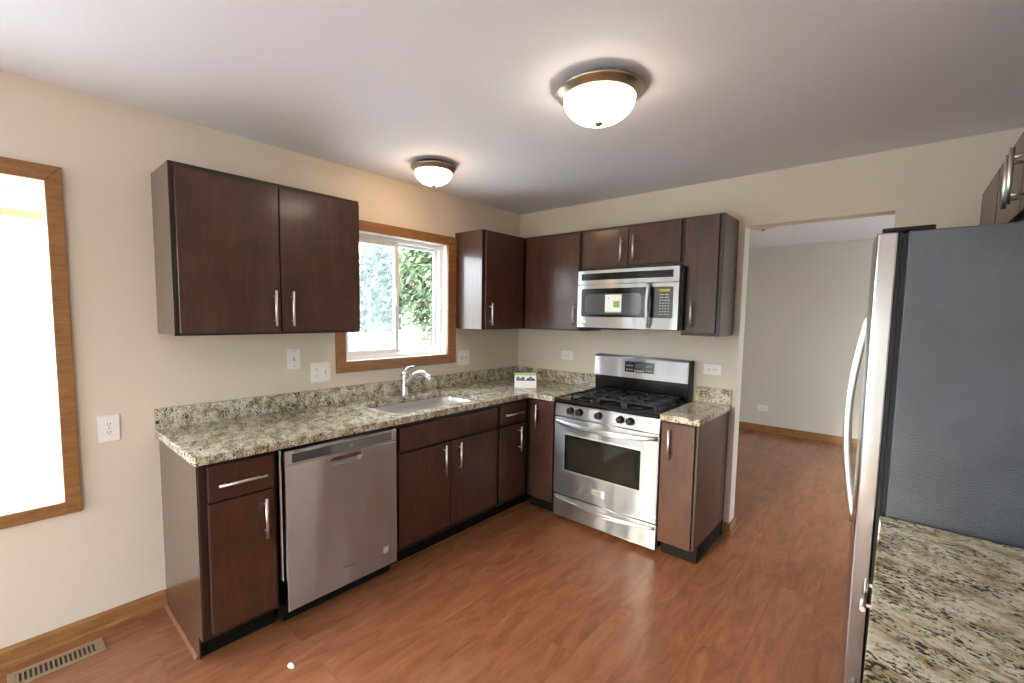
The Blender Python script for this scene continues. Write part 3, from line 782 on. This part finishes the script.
t = thing('light_switch', 'single white switch plate on the wall under the large two-door cabinet', 'switch', (0, -2.115, 1.219), R90); plate(t, .078, .122); toggle(t, 0); screws(t, [(0, .046), (0, -.046)])
t = thing('wall_outlet', 'wide white plate with outlet and switch just left of the sink window', 'outlet', (0, -1.952, 1.125), R90); plate(t, .126, .125); duplex(t, -.028)
B().box(.012, .044, -.0085, -.0055, -.034, .034, .001).build('rocker', 'white_plastic', t); B().box(.026, .030, -.009, -.0084, -.016, .012).build('indicator', 'socket_grey', t)
t = thing('light_switch', 'white double switch plate between the sink window and the corner', 'switch', (0, -.716, 1.139), R90); plate(t, .132, .125); toggle(t, -.026); toggle(t, .026); screws(t, [(-.026, .04), (.026, .04), (-.026, -.04), (.026, -.04)])
t = thing('wall_outlet', 'white sideways outlet on the back wall behind the counter corner', 'outlet', (.562, 0, 1.158)); plate(t, .122, .076); duplex(t, 0, True); screws(t, [(0, 0)])
t = thing('wall_outlet', 'white sideways outlet above the small counter right of the stove', 'outlet', (1.772, 0, 1.143)); plate(t, .122, .076); duplex(t, 0, True); screws(t, [(0, 0)])
t = thing('wall_outlet', 'white outlet low on the far wall of the room beyond the doorway', 'outlet', (1.432, YF, .312)); plate(t, .13, .080); duplex(t, 0, True)

# ------------------------------------------------------------------ floor register
v = thing('floor_vent', 'tan metal floor register set in the planks below the bay window', 'vent', (.135, -3.18, 0), R90)
b = B(); x0, x1, y0, y1 = -.150, .142, -.055, .056
b.box(x0, x1, y0, y0+.022, .0003, .006, .002); b.box(x0, x1, y1-.022, y1, .0003, .006, .002); b.box(x0, x0+.024, y0+.02, y1-.02, .0003, .006, .002); b.box(x1-.024, x1, y0+.02, y1-.02, .0003, .006, .002)
b.build('frame', 'register_tan', v)
B().box(x0+.02, x1-.02, y0+.018, y1-.018, .0002, .0012).build('duct_opening', 'slot_dark', v)
b = B(); n = 17
for i in range(n):
    x = x0+.028+(x1-x0-.056)*i/(n-1); b.box(x-.0035, x+.0035, y0+.018, y1-.018, .001, .0048)
b.build('louver', 'register_tan', v)

# ------------------------------------------------------------------ printed card on the counter, scrap on the floor
cd = thing('printed_card', 'small white folded card with green band standing in the counter corner', 'card', (.462, -.458, .9142), math.radians(40))
def panel(y0, y1, z0, z1, off, x0=-.088, x1=.088):
    def at(z, o): u = z/.118; return (y0+(y1-y0)*u-o)
    b = B(); b.prism([(at(z0, off), z0), (at(z1, off), z1), (at(z1, off)+.0012, z1), (at(z0, off)+.0012, z0)], 'x', x0, x1); return b
panel(-.045, 0, .001, .118, 0).build('front_panel', 'white_paper', cd)
B().prism([(.046, .001), (.0012, .118), (.0024, .118), (.0472, .001)], 'x', -.088, .088).build('back_panel', 'white_paper', cd)
panel(-.045, 0, .098, .1175, .0008).build('green_band', 'pale_green_print', cd)
pc = panel(-.045, 0, .057, .062, .0008, -.075, .080).build('printed_ground', 'purple_print', cd)
for (xa, xb, zt, mm) in ((-.075, -.045, .092, 'grey_print'), (-.043, -.012, .084, 'grey_print'), (-.030, -.006, .090, 'purple_print'), (.010, .040, .082, 'purple_print'), (.032, .056, .095, 'grey_print'), (.050, .076, .078, 'purple_print')):
    b = B(); z0 = .062; zm = z0+(zt-z0)*.55; f = lambda z: -.045+.045*z/.118-.0009
    tt = bmesh.new(); pts = [(xa, z0), (xb, z0), (xb, zm), ((xa+xb)/2, zt), (xa, zm)]
    A = [tt.verts.new((x, f(z), z)) for x, z in pts]; C = [tt.verts.new((x, f(z)+.0006, z)) for x, z in pts]
    tt.faces.new(A); tt.faces.new(C[::-1])
    for i in range(5): tt.faces.new((A[i], A[(i+1) % 5], C[(i+1) % 5], C[i]))
    bmesh.ops.recalc_face_normals(tt, faces=tt.faces[:]); b._join(tt); b.build('printed_house', mm, cd)

b = B(); t = bmesh.new(); bmesh.ops.create_icosphere(t, subdivisions=2, radius=.014)
for q in t.verts: q.co = Vector((q.co.x*1.5*(.8+.4*random.random()), q.co.y*(.7+.5*random.random()), max(0, q.co.z*.2+.001)))
b._join(t); tag(b.build('paper_scrap', 'white_paper', None, (.879, -2.535, .0005)), 'tiny white scrap lying on the floor in front of the end cabinet', 'scrap')

# ------------------------------------------------------------------ outside: pale ground and trees seen through the sink window
B().box(-40, 40, -40, 40, -.60, -.50).build('ground', 'bounce_ground', kind='structure')
def tree(name, label, x, y, h, r, mat, seed):
    rn = random.Random(seed)
    t = thing(name, label, 'tree', (x, y, -.5), 0, None)
    b = B(); b.tube([(0, 0, 0), (.05, .03, h*.35), (-.05, .05, h*.65), (.02, 0, h*.9)], [.16, .12, .08, .03], 10)
    for k in range(7):
        a = rn.random()*6.28; z = h*(.25+.08*k); q = r*.7
        b.tube([(0, 0, z), (q*.5*math.cos(a), q*.5*math.sin(a), z+.3), (q*math.cos(a), q*math.sin(a), z+.5)], [.06, .04, .015], 6)
    b.build('trunk', 'bark', t)
    tt = bmesh.new()
    for k in range(5200):
        while True:
            p = Vector((rn.uniform(-1, 1), rn.uniform(-1, 1), rn.uniform(-1, 1)))
            if .25 < p.length < 1: break
        clump = .75+.25*math.sin(p.x*7+seed)*math.sin(p.y*6)*math.sin(p.z*8)
        c = Vector((p.x*r*clump, p.y*r*clump, h*.58+p.z*h*.44*clump))
        d = Vector((rn.gauss(0, 1), rn.gauss(0, 1), rn.gauss(0, 1))).normalized(); u = d.orthogonal().normalized(); w = d.cross(u); s_ = rn.uniform(.07, .13)
        vs = [tt.verts.new(c+u*s_), tt.verts.new(c+w*s_*.5), tt.verts.new(c-u*s_), tt.verts.new(c-w*s_*.5)]
        tt.faces.new(vs)
    o = B(); o.bm.free(); o.bm = tt; o.build('foliage', mat, t)
tree('leafy_tree', 'pale green leafy tree outside, seen through the right pane of the sink window', -7.0, 4.75, 5.6, 1.35, 'leaf', 1)
tree('leafy_tree', 'pale tree outside, seen through the screened left pane of the sink window', -9.8, 4.85, 4.6, 1.2, 'leaf_pale', 2)

# ------------------------------------------------------------------ repeats share a group
GROUPS = {'wall_cabinet': 'dark brown wall cabinets', 'base_cabinet': 'dark brown base cabinets', 'ceiling_light': 'dome ceiling lights', 'countertop': 'granite countertops',
          'wall_outlet': 'white wall outlets', 'light_switch': 'white light switches', 'leafy_tree': 'trees outside the sink window',
          'sink_base_cabinet': 'dark brown base cabinets', 'corner_drawer_cabinet': 'dark brown base cabinets', 'corner_base_cabinet': 'dark brown base cabinets'}
for o in SC.objects:
    k = o.name.split('.')[0]
    if o.parent is None and k in GROUPS and o.get('category'): o['group'] = GROUPS[k]
